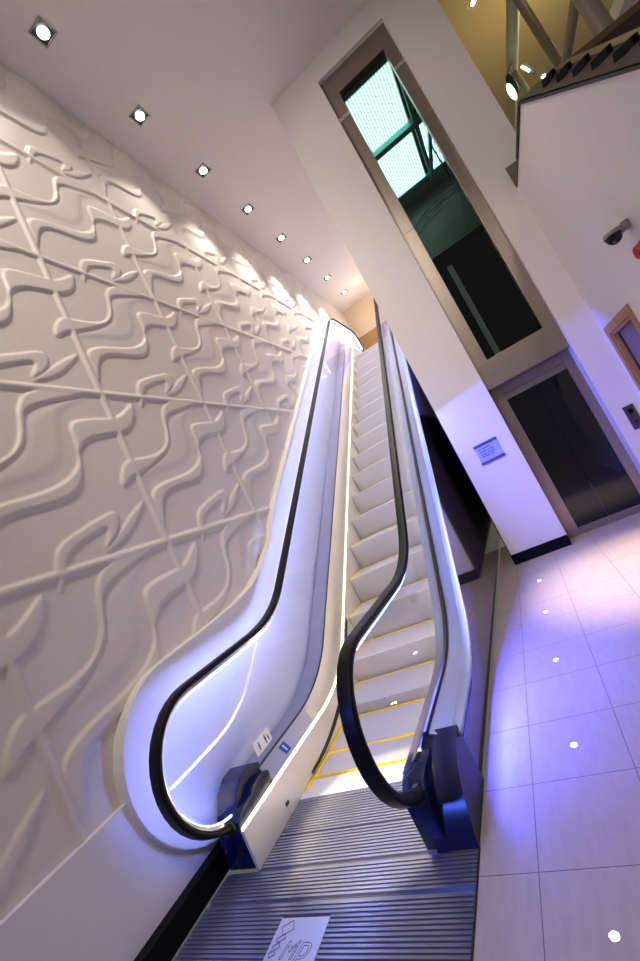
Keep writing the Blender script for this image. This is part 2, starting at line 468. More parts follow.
# stickers
st = MB().box(-2.268, -2.2665, 2.235, 2.425, .385, .475).build('safety_sticker', M['white'], esc)
def person(mb, x, y, z, h, thick=.0012):
    mb.disc((x, y, z+h*.88), (1,0,0), h*.11, thick, 14)
    mb.box(x, x+thick, y-h*.13, y+h*.13, z+h*.38, z+h*.74)
    mb.box(x, x+thick, y-h*.11, y-h*.03, z, z+h*.4)
    mb.box(x, x+thick, y+h*.03, y+h*.11, z, z+h*.4)
for py, ph in ((2.285, .055), (2.36, .058), (2.392, .042)):
    pb = MB(); person(pb, -2.2664, py, .40, ph); pb.build('pictogram', M['blue'], st)
def deck_pt(y, f):   # point on the left inner deck, f from skirt to glass
    return Vector((-2.192 - .070*f, y, (zL_led(y)+.003)*(1-f) + zL_gas(y)*f + .003))
s2 = MB()
s2.add([deck_pt(2.42,.2), deck_pt(2.49,.2), deck_pt(2.49,.8), deck_pt(2.42,.8)], [(0,1,2,3)])
s2o = s2.build('deck_sticker', M['blue'], esc)
s3 = MB(); s3.add([deck_pt(2.45,.3)+Vector((0,0,.001)), deck_pt(2.46,.3)+Vector((0,0,.001)), deck_pt(2.462,.7)+Vector((0,0,.001)), deck_pt(2.448,.7)+Vector((0,0,.001))], [(0,1,2,3)])
s3.build('pictogram', M['white'], s2o)

# ---- steps
PITCH = .4127
def make_step(nose_y, first=None):
    z = B(nose_y)
    if first is not None:
        o = first.copy(); COL.objects.link(o); o.parent = esc
        o.location = (0, nose_y-2.4, z)
        for ch in first.children:
            c = ch.copy(); COL.objects.link(c); c.parent = o
        return o
    x0, x1 = -2.176, -1.194
    m = MB()
    prof = [(PITCH-.006, 0), (0.0, 0), (-.006, -.004), (-.006, -.016)]
    for k in range(1, 9):
        d = k/8
        prof.append((.002 + .035*math.sin(d*math.pi/2)*d, -.016 - .272*d))
    prof += [(.06, -.288), (.045, -.15), (.03, -.03), (PITCH-.006, -.03)]
    m.prism([(a, b) for a, b in prof], 'x', x0+1.69, x1+1.69)
    me_o = m.build('step', M['step'], None, auto=.5)
    me_o.parent = esc
    me_o.location = (0, nose_y-2.4, z)
    yl = MB().box(x0+1.69, x1+1.69, PITCH-.040, PITCH-.007, -.001, .0025)
    yl.box(x0+1.69, x0+1.69+.03, .01, PITCH-.04, -.001, .0025)
    yl.box(x1+1.69-.03, x1+1.69, .01, PITCH-.04, -.001, .0025)
    y_o = yl.build('demarcation_line', M['yellow'], None)
    y_o.parent = me_o
    return me_o
first = None
k = 0
ny = 4.045 - 4*PITCH
while ny < 11.0:
    s_ = make_step(ny, first)
    if first is None: first = s_
    ny += PITCH

# ---- comb, landing plates
cy0, cy1 = 2.33, 2.50
MB().box(-2.182, -1.19, cy0, cy1, -.02, .006).build('comb_plate', M['comb'], esc)
cm = MB()
for i in range(96):
    x = -2.177 + i*.01025
    cm.box(x, x+.005, cy1, cy1+.035, .0035, .007)
cm.build('comb_teeth', M['yellow'], esc)
MB().box(-2.182, -2.15, cy1-.08, cy1, .004, .0075).build('comb_edge_mark', M['yellow'], esc)
def grooved(y0, y1, x0, x1, skip=None):
    m = MB(); y = y0; p = .0205
    m.box(x0, x1, y0, y1, -.02, -.011)
    while y + p <= y1 + 1e-4:
        if skip and skip[2] < y + p and y < skip[3]:
            segs = [(x0, skip[0]), (skip[1], x1)]
        else:
            segs = [(x0, x1)]
        for a, b in segs:
            m.add([(a,y+.003,-.011),(b,y+.003,-.011),(b,y+.0042,.002),(a,y+.0042,.002),(a,y+.0165,.002),(b,y+.0165,.002),(b,y+.0177,-.011),(a,y+.0177,-.011)],
                  [(0,1,2,3),(3,2,5,4),(4,5,6,7),(0,3,4,7),(1,6,5,2)])
        y += p
    return m
LX0, LX1 = -2.43, -.905
logo_box = (-1.852, -1.577, 1.235, 1.557)
grooved(2.052, 2.326, -2.182, -1.19).build('landing_plate', M['plate'], esc)
grooved(1.838, 2.048, -2.2, -1.05).build('landing_plate', M['plate'], esc)
grooved(.30, 1.65, LX0, LX1, logo_box).build('landing_plate', M['plate'], esc)
grooved(1.653, 1.836, LX0, LX1).build('landing_plate', M['plate'], esc)
MB().box(LX0-.004, LX1+.004, .285, .297, -.02, .003).build('plate_edge', M['gasket'], esc)
MB().box(LX1+.001, LX1+.010, .285, 1.83, -.02, .003).build('plate_edge', M['gasket'], esc)
lp = MB().box(logo_box[0], logo_box[1], logo_box[2], logo_box[3], -.003, .0032).build('maker_plate', M['logoplate'], esc)

def text_mesh(body, size, shear=0, outline=.0):
    cu = bpy.data.curves.new('lettering', 'FONT')
    cu.body = body; cu.size = size; cu.shear = shear
    if outline:
        cu.fill_mode = 'NONE'; cu.bevel_depth = outline; cu.bevel_resolution = 1
    ob = bpy.data.objects.new('lettering', cu); COL.objects.link(ob)
    bpy.context.view_layer.update()
    dg = bpy.context.evaluated_depsgraph_get()
    me = bpy.data.meshes.new_from_object(ob.evaluated_get(dg))
    bpy.data.objects.remove(ob)
    me.name = 'lettering'
    return me
def place_mesh(name, me, mat_, loc, parent, rot=None):
    me.materials.clear()
    off = Vector((0,0,0)); p = parent
    while p is not None: off += p.location; p = p.parent
    o = link(name, me, mat_, parent)
    o.location = Vector(loc) - off
    if rot: o.rotation_euler = rot
    return o
place_mesh('lettering', text_mesh('M', .105, .28, .0016), M['logoline'], (-1.775, 1.385, .0032), lp)
place_mesh('lettering', text_mesh('p', .142, .28, .0016), M['logoline'], (-1.692, 1.387, .0032), lp)
lg = MB()
def frame2d(mb, cx, cy, w, h, t=.003, ang=0, z=.0032):
    c, s = math.cos(ang), math.sin(ang)
    cs = [(-w/2,-h/2),(w/2,-h/2),(w/2,h/2),(-w/2,h/2)]
    P = [(cx + c*a - s*b, cy + s*a + c*b, z+.0008) for a, b in cs]
    for i in range(4): mb.bar(P[i], P[(i+1) % 4], t, .0016)
frame2d(lg, -1.79, 1.512, .058, .044, ang=.5)
for i, (sx, sy, w_) in enumerate(((-1.803, 1.468, .042), (-1.812, 1.433, .036), (-1.818, 1.405, .028))):
    frame2d(lg, sx, sy, w_, .022, ang=.5)
lg.build('stair_emblem', M['logoline'], lp)

# ------------------------------------------------------------------ setting
def struct(o): return tag(o, kind='structure')
struct(MB().box(-.895, 9, -4, 7.2, -.05, 0).build('floor', M['tile']))
struct(MB().box(-2.56, -.895, -4, .284, -.05, -.001).build('floor', M['tile']))

# relief wall
def relief_tile(n_u, n_v):
    A = [(-.144,.365),(-.14,.421),(-.09,.499),(-.03,.545),(.026,.547),(.208,.564),(.313,.605),(.364,.657),(.415,.756),(.442,.879),(.524,.976),(.761,1.031),(.962,1.001),(.592,.903),(.485,.859),(.452,.801),(.424,.689),(.355,.604),(.193,.513),(.031,.451),(-.06,.422)]
    A0 = [(.031,.451),(.193,.513),(.355,.604),(.424,.689),(.452,.801),(.592,.903),(.958,.996),(.724,.893),(.639,.806),(.606,.642),(.53,.53),(.42,.471),(.193,.447),(.054,.41)]
    Bp = [(.02,.306),(.15,.371),(.409,.406),(.556,.461),(.65,.547),(.678,.64),(.68,.771),(.751,.816),(1.012,.829),(1.099,.871),(1.23,.974),(1.178,.82),(1.054,.724),(.895,.711),(.774,.687),(.686,.628),(.666,.546),(.624,.433),(.551,.371),(.453,.337),(.219,.317),(.126,.276),(.077,.206),(.015,.049),(.009,.162)]
    Cp = [(.28,-.111),(.298,.026),(.344,.119),(.414,.159),(.551,.203),(.722,.255),(.753,.209),(.705,.122),(.624,.068),(.58,.054),(.665,.175),(.54,.138),(.417,.095),(.373,.051)]
    D = [(.563,.03),(.686,.057),(.819,.128),(.998,.296),(.858,.231),(.699,.123)]
    U, V = np.meshgrid(np.linspace(0,1,n_u), np.linspace(0,1,n_v), indexing='ij')
    h = np.zeros_like(U)
    def smooth_poly(P):
        P = np.array(P)
        for _ in range(2):
            Q = np.roll(P, -1, 0); P = np.stack([.75*P+.25*Q, .25*P+.75*Q], 1).reshape(-1, 2)
        return P
    def sdf(P, u, v):
        d = np.full(u.shape, 9.0); ins = np.zeros(u.shape, bool)
        for a, b in zip(P, np.roll(P, -1, 0)):
            ex, ey = b-a; wx, wy = u-a[0], v-a[1]
            t = np.clip((wx*ex+wy*ey)/(ex*ex+ey*ey+1e-12), 0, 1)
            d = np.minimum(d, np.hypot(wx-t*ex, wy-t*ey))
            c = (a[1] > v) != (b[1] > v)
            xi = a[0] + (v-a[1])*ex/(ey if abs(ey) > 1e-9 else 1e-9)
            ins ^= c & (u < xi)
        return np.where(ins, d, -d)
    for P, H, w in ((A,.019,.017),(A0,.009,.06),(Bp,.021,.018),(Cp,.017,.015),(D,.015,.015)):
        P = smooth_poly(P)
        for du in (-1,0,1):
            for dv in (-1,0,1):
                uu, vv = U-du, V-dv
                if (P[:,0].max()+du < 0) or (P[:,0].min()+du > 1) or (P[:,1].max()+dv < 0) or (P[:,1].min()+dv > 1): continue
                s = np.clip(sdf(P, uu, vv)/w + .25, 0, 1)
                h = np.maximum(h, H*s*s*(3-2*s))
    # rounded beads along the joints
    for W in (U, V):
        d = np.minimum(W, 1-W)*1.32
        q = np.clip((.034-d)/.020, 0, 1)
        h = np.maximum(h, .021*q*q*(3-2*q))
    return h
def relief_block(y0, ny, nu, nv):
    PY, PZ, Z0, nz = 1.313, 1.34, .655, 5
    h = relief_tile(nu+1, nv+1)
    H = np.zeros((ny*nu+1, nz*nv+1))
    for i in range(ny):
        for j in range(nz):
            H[i*nu:(i+1)*nu+1, j*nv:(j+1)*nv+1] = h
    ys = y0 + np.arange(ny*nu+1)*PY/nu; zs = Z0 + np.arange(nz*nv+1)*PZ/nv
    Yg, Zg = np.meshgrid(ys, zs, indexing='ij')
    v = np.stack([-2.555+H, Yg, Zg], -1).reshape(-1, 3)
    a = np.arange(ny*nu)[:,None]*(nz*nv+1) + np.arange(nz*nv)[None,:]
    q = np.stack([a, a+(nz*nv+1), a+(nz*nv+1)+1, a+1], -1).reshape(-1, 4)
    return v, q
va, qa = relief_block(1.262-1.313, 4, 110, 112)
vb, qb = relief_block(1.262+3*1.313, 7, 56, 57)
V = np.concatenate([va, vb]); Q = np.concatenate([qa, qb+len(va)])
me = bpy.data.meshes.new('wall_left')
me.vertices.add(len(V)); me.vertices.foreach_set('co', V.astype(np.float32).ravel())
me.loops.add(Q.size); me.loops.foreach_set('vertex_index', Q.astype(np.int32).ravel())
me.polygons.add(len(Q)); me.polygons.foreach_set('loop_start', (np.arange(len(Q))*4).astype(np.int32))
me.update(calc_edges=True); me.validate()
wall_left = struct(link('wall_left', me, M['relief'], None, True))

# plain lower wall that rises with the escalator, standing proud of the relief
struct(MB().box(-2.585, -2.512, -1.5, 13.4, 0, .70).build('wall_left', M['plaster'], None))
nose = [(2.05 + .55*math.cos(rad(t)), .687 + .55*math.sin(rad(t))) for t in range(270, 89, -9)]
rim = nose + [(2.5,1.268),(2.9,1.307),(3.2,1.365),(3.45,1.47),(3.8,1.68)]
rim += [(y, .7*(y-YK)+1.335) for y in (4.2,5,6,7,8,9,9.85)] + [(10.2,6.22),(13.4,6.22)]
struct(MB().prism(rim + [(13.4,.137)], 'x', -2.56, -2.462).build('wall_left', M['plaster'], None, bevel=.006))
struct(MB().prism([(-1.5,.002),(-1.5,.13),(2.15,.13),(2.15,.002)], 'x', -2.5115, -2.44).build('baseboard_left', M['black'], None, bevel=.004))

# ceiling
ZC = 7.35
struct(MB().box(-2.60, 1.64, -1.5, 13.6, ZC, ZC+.12).build('ceiling', M['ceiling']))
# lift shaft walls
YF = 5.956
struct(MB().box(-.665, .030, YF, YF+.2, 0, ZC).build('wall_front', M['shaftwall']))
struct(MB().box(.030, 1.055, YF, YF+.2, 7.06, ZC).build('wall_front', M['shaftwall']))
struct(MB().box(1.055, 1.64, YF, YF+.2, 0, ZC).build('wall_front', M['shaftwall']))
struct(MB().box(-.665, -.50, YF+.2, 13.4, 0, ZC).build('wall_shaft', M['shaftwall']))
struct(MB().box(1.50, 1.64, YF+.2, 13.4, 0, ZC).build('wall_shaft', M['shaftwall']))
struct(MB().box(-.672, .030, YF-.012, YF+.001, 0, .135).build('baseboard_front', M['black'], None, bevel=.003))
struct(MB().box(-.678, -.666, YF, 12.5, 0, 2.6).build('blackout_shaft_side', M['dark']))  # unseen black sheet, added so the side cladding reflects dark
# upper landing and its end wall
struct(MB().box(-2.55, -.67, 11.3, 13.4, H_UP-.15, H_UP).build('floor_upper', M['plate']))
struct(MB().box(-2.6, -.6, 13.4, 13.5, 4.5, ZC).build('wall_end', M['cream']))
wr = MB().box(-2.5, -.68, 13.34, 13.399, 5.85, 6.33).build('wooden_rail', M['wood'], None, bevel=.01)
tag(wr, 'brown wooden band along the cream wall at the top of the escalator', 'wood panel')

# ------------------------------------------------------------------ lift
lift = empty('lift', (.56, 6.3, 0), 'glass lift with brushed steel surround, dark doors and a tall window above', 'lift')
def lp_(name, m, mb, **k): return mb.build(name, m, lift, **k)
FY = 6.03
lp_('window_frame', M['steel'], MB().box(.030, .20, FY, FY+.12, 2.52, 7.06).box(.905, 1.055, FY, FY+.12, 2.52, 7.06).box(.20, .905, FY, FY+.12, 6.78, 7.06), bevel=.003)
for z in (4.55, 5.6, 6.45, 3.5):
    for a, b in ((.035, .20), (.905, 1.05)):
        lp_('joint_strip', M['steel'], MB().box(a, b, FY-.004, FY, z, z+.012))
for z in (6.42,):
    for a, b in ((.036, .198), (.907, 1.05)):
        lp_('joint_glint', M['bright'], MB().box(a, b, FY-.006, FY-.001, z-.0, z+.05))  # pale strip stands in for a highlight on the joint
lp_('window_pane', M['window'], MB().box(.20, .905, FY+.06, FY+.072, 2.52, 6.78))
lp_('header_panel', M['steel'], MB().box(.030, 1.055, FY, FY+.30, 2.165, 2.52), bevel=.003)
DY = 6.27
lp_('door_jamb', M['steel'], MB().box(.030, .182, DY-.02, DY+.1, 0, 2.165), bevel=.003)
lp_('door_jamb', M['steel'], MB().box(.95, 1.10, DY-.02, DY+.1, 0, 2.165), bevel=.003)
lp_('door_header', M['steel'], MB().box(.182, .95, DY, DY+.1, 2.045, 2.16), bevel=.003)
lp_('door_track', M['steel'], MB().box(.182, .545, DY+.012, DY+.1, 1.962, 2.04), bevel=.002)
lp_('door_track', M['steel'], MB().box(.550, .95, DY+.012, DY+.1, 1.962, 2.04), bevel=.002)
for a, b in ((.184, .553), (.557, .948)):
    d = lp_('lift_door', M['liftdoor'], MB().box(a, b, DY+.03, DY+.06, .08, 1.960), bevel=.002)
    MB().box(a, b, DY+.026, DY+.064, .004, .082).build('kick_plate', M['steel'], d, bevel=.002)
lp_('sill', M['steel'], MB().box(.10, 1.02, DY-.01, DY+.1, 0, .006))
# white returns of the wall beside the doors are part of the front wall
struct(MB().box(1.056, 1.10, YF+.19, DY-.021, 0, 2.165).build('trim_lift_reveal', M['plaster']))
# inside: lit perforated ceiling panels, beams, back wall
def perforated(name):
    m = bpy.data.materials.new(name); m.use_nodes = True
    nt = m.node_tree; N = nt.nodes; N.clear()
    tc = N.new('ShaderNodeTexCoord'); vo = N.new('ShaderNodeTexVoronoi'); vo.inputs['Scale'].default_value = 22; vo.inputs['Randomness'].default_value = 0
    nt.links.new(tc.outputs['Object'], vo.inputs['Vector'])
    mr = N.new('ShaderNodeMapRange'); mr.inputs[1].default_value = .30; mr.inputs[2].default_value = .48; mr.inputs[3].default_value = 1; mr.inputs[4].default_value = .12
    nt.links.new(vo.outputs['Distance'], mr.inputs[0])
    e = N.new('ShaderNodeEmission'); e.inputs[0].default_value = (.62,1,.93,1)
    mm = N.new('ShaderNodeMath'); mm.operation = 'MULTIPLY'; mm.inputs[1].default_value = 4
    nt.links.new(mr.outputs[0], mm.inputs[0]); nt.links.new(mm.outputs[0], e.inputs[1])
    o = N.new('ShaderNodeOutputMaterial'); nt.links.new(e.outputs[0], o.inputs[0])
    return m
M['perf'] = perforated('perforated_light_panel')
for a, b in ((6.42, 7.66), (7.84, 9.3)):
    lp_('light_panel', M['perf'], MB().box(-.2, .955, a, b, 6.9, 6.93))
lp_('light_panel', M['perf'], MB().box(1.10, 1.42, 7.9, 9.4, 6.9, 6.93))
lp_('shaft_beam', M['teal'], MB().box(-.3, 1.46, 7.68, 7.82, 6.82, 6.95), bevel=.005)
lp_('shaft_beam', M['teal'], MB().bar((1.03, 6.4, 6.88), (1.06, 9.7, 6.88), .07, .07), bevel=.005)
lp_('shaft_brace', M['teal'], MB().bar((1.36, 7.0, 6.8), (1.02, 9.6, 6.85), .06, .05))
lp_('cable', M['gasket'], MB().tube([(1.2,8.6,6.88),(1.23,8.8,6.6),(1.3,9.2,6.5),(1.4,9.5,6.7)], .014, 8))
lp_('car_top_panel', M['teal'], MB().box(-.4, 1.48, 9.3, 9.82, 6.88, 6.92))
lp_('shaft_roof', M['dark'], MB().box(-.48, 1.49, 6.16, 10.0, 7.0, 7.05))
lp_('car_wall', M['olive'], MB().box(-.45, 1.48, 9.82, 9.88, 5.60, 6.92))
hr = lp_('car_handrail', M['bright'], MB().tube([(-.3,9.75,6.25),(.3,9.75,6.35),(.7,9.75,6.52),(1.0,9.75,6.55),(1.45,9.75,6.55)], .012, 8))
lp_('car_handrail', M['bright'], MB().tube([(-.3,9.75,6.10),(.3,9.75,6.18),(.7,9.75,6.38),(1.0,9.75,6.43),(1.3,9.75,6.43)], .010, 8))
lp_('shaft_lining', M['dark'], MB().box(-.45, 1.48, 9.90, 9.95, 0, 6.9).box(-.49, -.46, 6.4, 9.9, 0, 6.6).box(1.47, 1.495, 6.4, 9.9, 0, 6.6))
lp_('guide_rail', M['cctv'], MB().box(.36, .44, 7.0, 7.05, 2.2, 4.2))

# ------------------------------------------------------------------ right wall, stair, door
XW = 1.38
wall = [(YF,0),(YF,4.12),(4.52,4.12),(1.2,1.72),(1.2,0)]
dY0, dY1, dZ = 4.865, 5.688, 2.04
# wall with the door opening cut out: three pieces in one mesh
wm = MB().prism([(YF,0),(YF,4.12),(dY1,4.12),(dY1,0)], 'x', XW, XW+.14)
wm.prism([(dY0,dZ),(dY1,dZ),(dY1,4.12),(dY0,4.12)], 'x', XW, XW+.14)
wm.prism([(1.2,0),(dY0,0),(dY0,4.12),(4.52,4.12),(1.2,1.72)], 'x', XW, XW+.14)
struct(wm.build('wall_right', M['shaftwall']))
door = MB()
door.box(XW-.022, XW, 4.775, 4.868, 0, 2.128).box(XW-.022, XW, 5.685, 5.778, 0, 2.128).box(XW-.022, XW, 4.868, 5.685, 2.036, 2.128)
door.box(XW, XW+.12, 4.8655, 4.90, 0, 2.04).box(XW, XW+.12, 5.65, 5.6875, 0, 2.04).box(XW, XW+.12, 4.90, 5.65, 2.005, 2.04)
dr = struct(door.build('door_1', M['wood'], None, bevel=.004))
lf = MB().box(XW+.05, XW+.09, 4.905, 5.645, .005, 2.0).build('door_leaf', M['leaf'], dr, bevel=.003)
MB().box(XW+.042, XW+.05, 5.60, 5.645, .005, 2.0).build('edge_gap_dark', M['gasket'], dr)  # black strip stands in for the dark gap beside the leaf
MB().box(XW+.035, XW+.05, 5.10, 5.135, 1.35, 1.78).build('vision_slot', M['gasket'], lf)

stair = empty('staircase', (XW+.5, 3.2, 0), 'dark timber staircase edge climbing along the top of the right white wall', 'staircase')
def sp_(name, m, mb, **k): return mb.build(name, m, stair, **k)
nrm = Vector((0,-.588,.809))
sA = (1.2, 1.725); sB = (4.52, 4.125)
sp_('string_trim', M['gasket'], MB().prism([(1.2,1.722),(4.52,4.122),(5.36,4.122),(5.36,4.145),(4.51,4.145),(1.2,1.745)], 'x', XW-.02, XW+.10))
line_ = lambda y: 4.122 - .723*(4.52-y)
sp_('timber_string', M['darkwood'], MB().prism([(4.50,4.146),(3.70,line_(3.70)+.17),(1.2,line_(1.2)+.17),(1.2,line_(1.2)+.022)], 'x', XW-.012, XW+.10), bevel=.004)
for i in range(12):
    y = 3.86 - .222*i
    z = line_(y) + .14
    sp_('tread', M['dark'], MB().prism([(y,z-.055),(y-.22,z-.15),(y-.235,z-.115),(y-.03,z-.022)], 'x', XW-.04, XW-.0125))

sp_('landing_slab', M['darkwood'], MB().prism([(5.36,4.122),(5.94,4.40),(5.94,4.122)], 'x', XW-.012, XW+.11).box(XW+.11, 2.6, 4.53, 5.94, 4.122, 4.18))

# right-wall fittings
cam_ = empty('security_camera', (XW, 3.94, 2.55), 'black dome security camera on a bracket high on the white wall', 'camera')
MB().box(XW-.05, XW-.001, 3.90, 3.97, 2.505, 2.57).build('bracket', M['cctv'], cam_, bevel=.008)
MB().disc((1.245, 3.87, 2.505), (0,0,1), .064, .028, 32, .056).build('mount_cap', M['cctv'], cam_, auto=.6)
MB().bar((1.27,3.88,2.535),(XW-.04,3.93,2.535), .045, .032).build('arm', M['cctv'], cam_, bevel=.006)
dm = MB(); n1, n2 = 10, 28
vs = []; fs = []
for i in range(n1+1):
    a = i/n1*math.pi/2
    for j in range(n2):
        t = 2*math.pi*j/n2
        vs.append((1.245+.057*math.cos(a)*math.cos(t), 3.87+.057*math.cos(a)*math.sin(t), 2.504-.066*math.sin(a)))
for i in range(n1):
    for j in range(n2):
        fs.append((i*n2+j, i*n2+(j+1) % n2, (i+1)*n2+(j+1) % n2, (i+1)*n2+j))
dm.add(vs, fs).build('dome', M['dome'], cam_, smooth=True)

al = empty('fire_alarm', (XW, 3.90, 2.31), 'red round fire alarm on the white wall below the dome camera', 'alarm')
MB().disc((XW, 3.90, 2.31), (-1,0,0), .07, .02, 32).build('base', M['red'], al, auto=.6)
MB().disc((XW-.02, 3.90, 2.31), (-1,0,0), .066, .045, 32, .045).build('sounder', M['red'], al, auto=.6)

cp = empty('lift_call_panel', (1.23, YF, 1.1), 'dark steel lift call panel on the wall right of the lift doors', 'control panel')
MB().box(1.175, 1.283, YF-.012, YF+.001, .955, 1.242).build('plate', M['panelsteel'], cp, bevel=.003)
MB().box(1.208, 1.255, YF-.016, YF-.012, 1.145, 1.20).build('display', M['dome'], cp)
MB().disc((1.232, YF-.012, 1.04), (0,-1,0), .018, .006, 20).build('button', M['gasket'], cp, auto=.6)

pq = empty('plaque', (-.3, YF, 1.45), 'small brushed steel plaque with two dark bars on the wall left of the lift', 'sign')
MB().box(-.448, -.150, YF-.010, YF+.001, 1.335, 1.592).build('plate', M['plaqueplate'], pq, bevel=.002)
MB().box(-.452, -.146, YF-.018, YF-.010, 1.562, 1.60).build('clamp_bar', M['plaque'], pq, bevel=.003)
MB().box(-.452, -.146, YF-.018, YF-.010, 1.328, 1.366).build('clamp_bar', M['plaque'], pq, bevel=.003)
tl = MB()
for z, segs in ((1.52, ((-.41,-.375),(-.36,-.25))), (1.485, ((-.40,-.32),(-.305,-.285),(-.27,-.22))), (1.45, ((-.40,-.33),(-.315,-.23))), (1.42, ((-.40,-.30),(-.29,-.25)))):
    for a, b in segs:
        x = a
        while x < b:
            tl.box(x, min(b, x+.009), YF-.0112, YF-.010, z, z+.016); x += .0125
tl.build('worn_lettering', M['ink'], pq)

# ------------------------------------------------------------------ upper gallery behind the stair
struct(MB().box(1.64, 9, 1.5, 18, 9.0, 9.1).build('ceiling_gallery', M['gallery']))
struct(MB().box(1.64, 9, 17.9, 18, 4.0, 9.0).build('wall_gallery', M['gallery']))
gf = empty('gallery_truss', (3.0, 7.2, 5.9), 'brown painted tubular steel truss of the upper gallery above the stair', 'steel truss')
MB().tube([(3.0, 4.0, 7.47), (3.0, 12.5, 7.47)], .10, 18).build('top_beam', M['tan'], gf, auto=.8)
MB().tube([(3.0, 7.79, 7.40), (3.0, 7.78, 5.6)], .065, 14).build('post', M['tubepaint'], gf, auto=.8)
MB().tube([(3.0, 6.46, 7.40), (3.0, 6.46, 4.6)], .10, 14).build('post', M['tubepaint'], gf, auto=.8)
MB().tube([(3.0, 5.6, 5.90), (3.0, 7.9, 5.93)], .065, 14).build('rail', M['tubepaint'], gf, auto=.8)
MB().tube([(3.0, 9.3, 7.40), (3.0, 9.2, 6.5)], .05, 14).build('post', M['tubepaint'], gf, auto=.8)
struct(MB().box(3.4, 6.5, 6.9, 7.3, 6.9, 7.5).build('beam_gallery', M['tubepaint']))
struct(MB().prism([(4.2,9.0),(6.5,9.0),(5.0,6.3),(4.6,6.3)], 'z', 6.6, 6.8).build('ceiling_bulkhead', M['plaster']))

def lamp_thing(name, loc, label, group, size=.05):
    t = empty(name, loc, label, 'light', group)
    MB().disc((loc[0],loc[1],loc[2]), (0,0,-1), size*1.3, .012, 24).build('bezel', M['cctv'], t)
    MB().disc((loc[0],loc[1],loc[2]-.012), (0,0,-1), size, .006, 24).build('lamp', M['lamp'], t)
lamp_thing('gallery_downlight', (3.01, 9.3, 9.0), 'small round ceiling light at the top edge of the photo above the lift', 'gallery ceiling lights')
lamp_thing('gallery_downlight', (4.56, 12.78, 9.0), 'small round ceiling light just above the stair string', 'gallery ceiling lights')
wl = empty('wall_lantern', (2.76, 9.0, 6.99), 'oval lamp with green white glow hanging beside the gallery beam', 'lamp')
def ellipsoid(c, r, n1=12, n2=20):
    vs = []; fs = []
    for i in range(n1+1):
        a = -math.pi/2 + math.pi*i/n1
        for j in range(n2):
            t = 2*math.pi*j/n2
            vs.append((c[0]+r[0]*math.cos(a)*math.cos(t), c[1]+r[1]*math.cos(a)*math.sin(t), c[2]+r[2]*math.sin(a)))
    for i in range(n1):
        for j in range(n2): fs.append((i*n2+j, i*n2+(j+1) % n2, (i+1)*n2+(j+1) % n2, (i+1)*n2+j))
    return MB().add(vs, fs)
ellipsoid((2.72,8.98,6.93),(.05,.05,.17)).build('diffuser', M['greenlamp'], wl, smooth=True)
ellipsoid((2.80,9.03,7.07),(.07,.07,.2)).build('shade', M['gasket'], wl, smooth=True)
MB().tube([(2.80,9.04,7.25),(2.95,9.06,7.40)], .014, 8).build('stem', M['gasket'], wl)
w2 = empty('strip_lamp', (3.05, 8.98, 7.1), 'short slanted strip lamp with green glow right of the gallery beam', 'lamp')
MB().tube([(3.02,8.98,7.18),(3.08,8.98,7.02)], .02, 10).build('tube', M['greenlamp'], w2, auto=.8)
MB().bar((3.06,9.03,7.25),(3.14,9.03,6.96), .05, .05).build('holder', M['tubepaint'], w2)

# ------------------------------------------------------------------ ceiling downlights over the escalator
def rot_aim(d):
    return Vector(d).to_track_quat('-Z', 'Y').to_euler()
names = ['first', 'second', 'third', 'fourth', 'fifth', 'sixth', 'seventh', 'eighth']
labels = ['square recessed downlight nearest the viewer, largest in the ceiling row beside the relief wall']
labels += ['square recessed downlight, %s of the ceiling row counted from the largest one' % n for n in names[1:7]]
labels += ['square recessed downlight, smallest of the ceiling row, nearest the cream end wall']
proto = None
for i in range(8):
    y = 3.347 + 1.271*i
    if proto is None:
        t = empty('ceiling_downlight', (-2.02, y, ZC), labels[i], 'light', 'downlights in the ceiling row')
        s = .10
        fr = MB()
        for a in ((-s,s,-s,-s+.014),(-s,s,s-.014,s),(-s,-s+.014,-s+.014,s-.014),(s-.014,s,-s+.014,s-.014)):
            fr.box(-2.02+a[0], -2.02+a[1], y+a[2], y+a[3], ZC-.008, ZC-.0005)
        fr.build('frame', M['cctv'], t)
        MB().box(-2.02-s+.014, -2.02+s-.014, y-s+.014, y+s-.014, ZC-.003, ZC-.0006).build('baffle', M['gasket'], t)
        MB().disc((-2.02, y, ZC-.003), (-.12,0,-1), .056, .012, 28).build('lamp', M['lamp'], t)
        proto = t
    else:
        t = proto.copy(); COL.objects.link(t); t.location = (-2.02, y, ZC); t['label'] = labels[i]
        for ch in proto.children:
            c = ch.copy(); COL.objects.link(c); c.parent = t
    ld = bpy.data.lights.new('downlight_beam', 'SPOT')
    ld.energy = 30 + 66*i; ld.color = (1, .90, .80); ld.spot_size = rad(78); ld.spot_blend = .8; ld.shadow_soft_size = .04
    lo = bpy.data.objects.new('downlight_beam', ld); COL.objects.link(lo)
    lo.location = (-2.02, y, ZC-.03); lo.rotation_euler = rot_aim((-.12, 0, -1))

# floor LEDs
fl = ['floor LED nearest the viewer, brightest, near the lower right corner', 'second floor LED from the viewer, beside the newel of the right handrail',
      'middle one of five floor LEDs in the tiled floor', 'fourth floor LED from the viewer, toward the lift wall', 'floor LED farthest from the viewer, just before the plaque wall']
pf = None
for i, y in enumerate((1.458, 2.37, 3.27, 4.152, 5.033)):
    if pf is None:
        t = empty('floor_led', (-.43, y, 0), fl[i], 'light', 'floor LEDs beside the escalator')
        MB().disc((-.43, y, 0.0002), (0,0,1), .019, .0015, 28).build('bezel', M['bright'], t)
        MB().disc((-.43, y, .0017), (0,0,1), .014, .001, 28).build('lens', M['spot'], t)
        pf = t
    else:
        t = pf.copy(); COL.objects.link(t); t.location = (-.43, y, 0); t['label'] = fl[i]
        for ch in pf.children:
            c = ch.copy(); COL.objects.link(c); c.parent = t

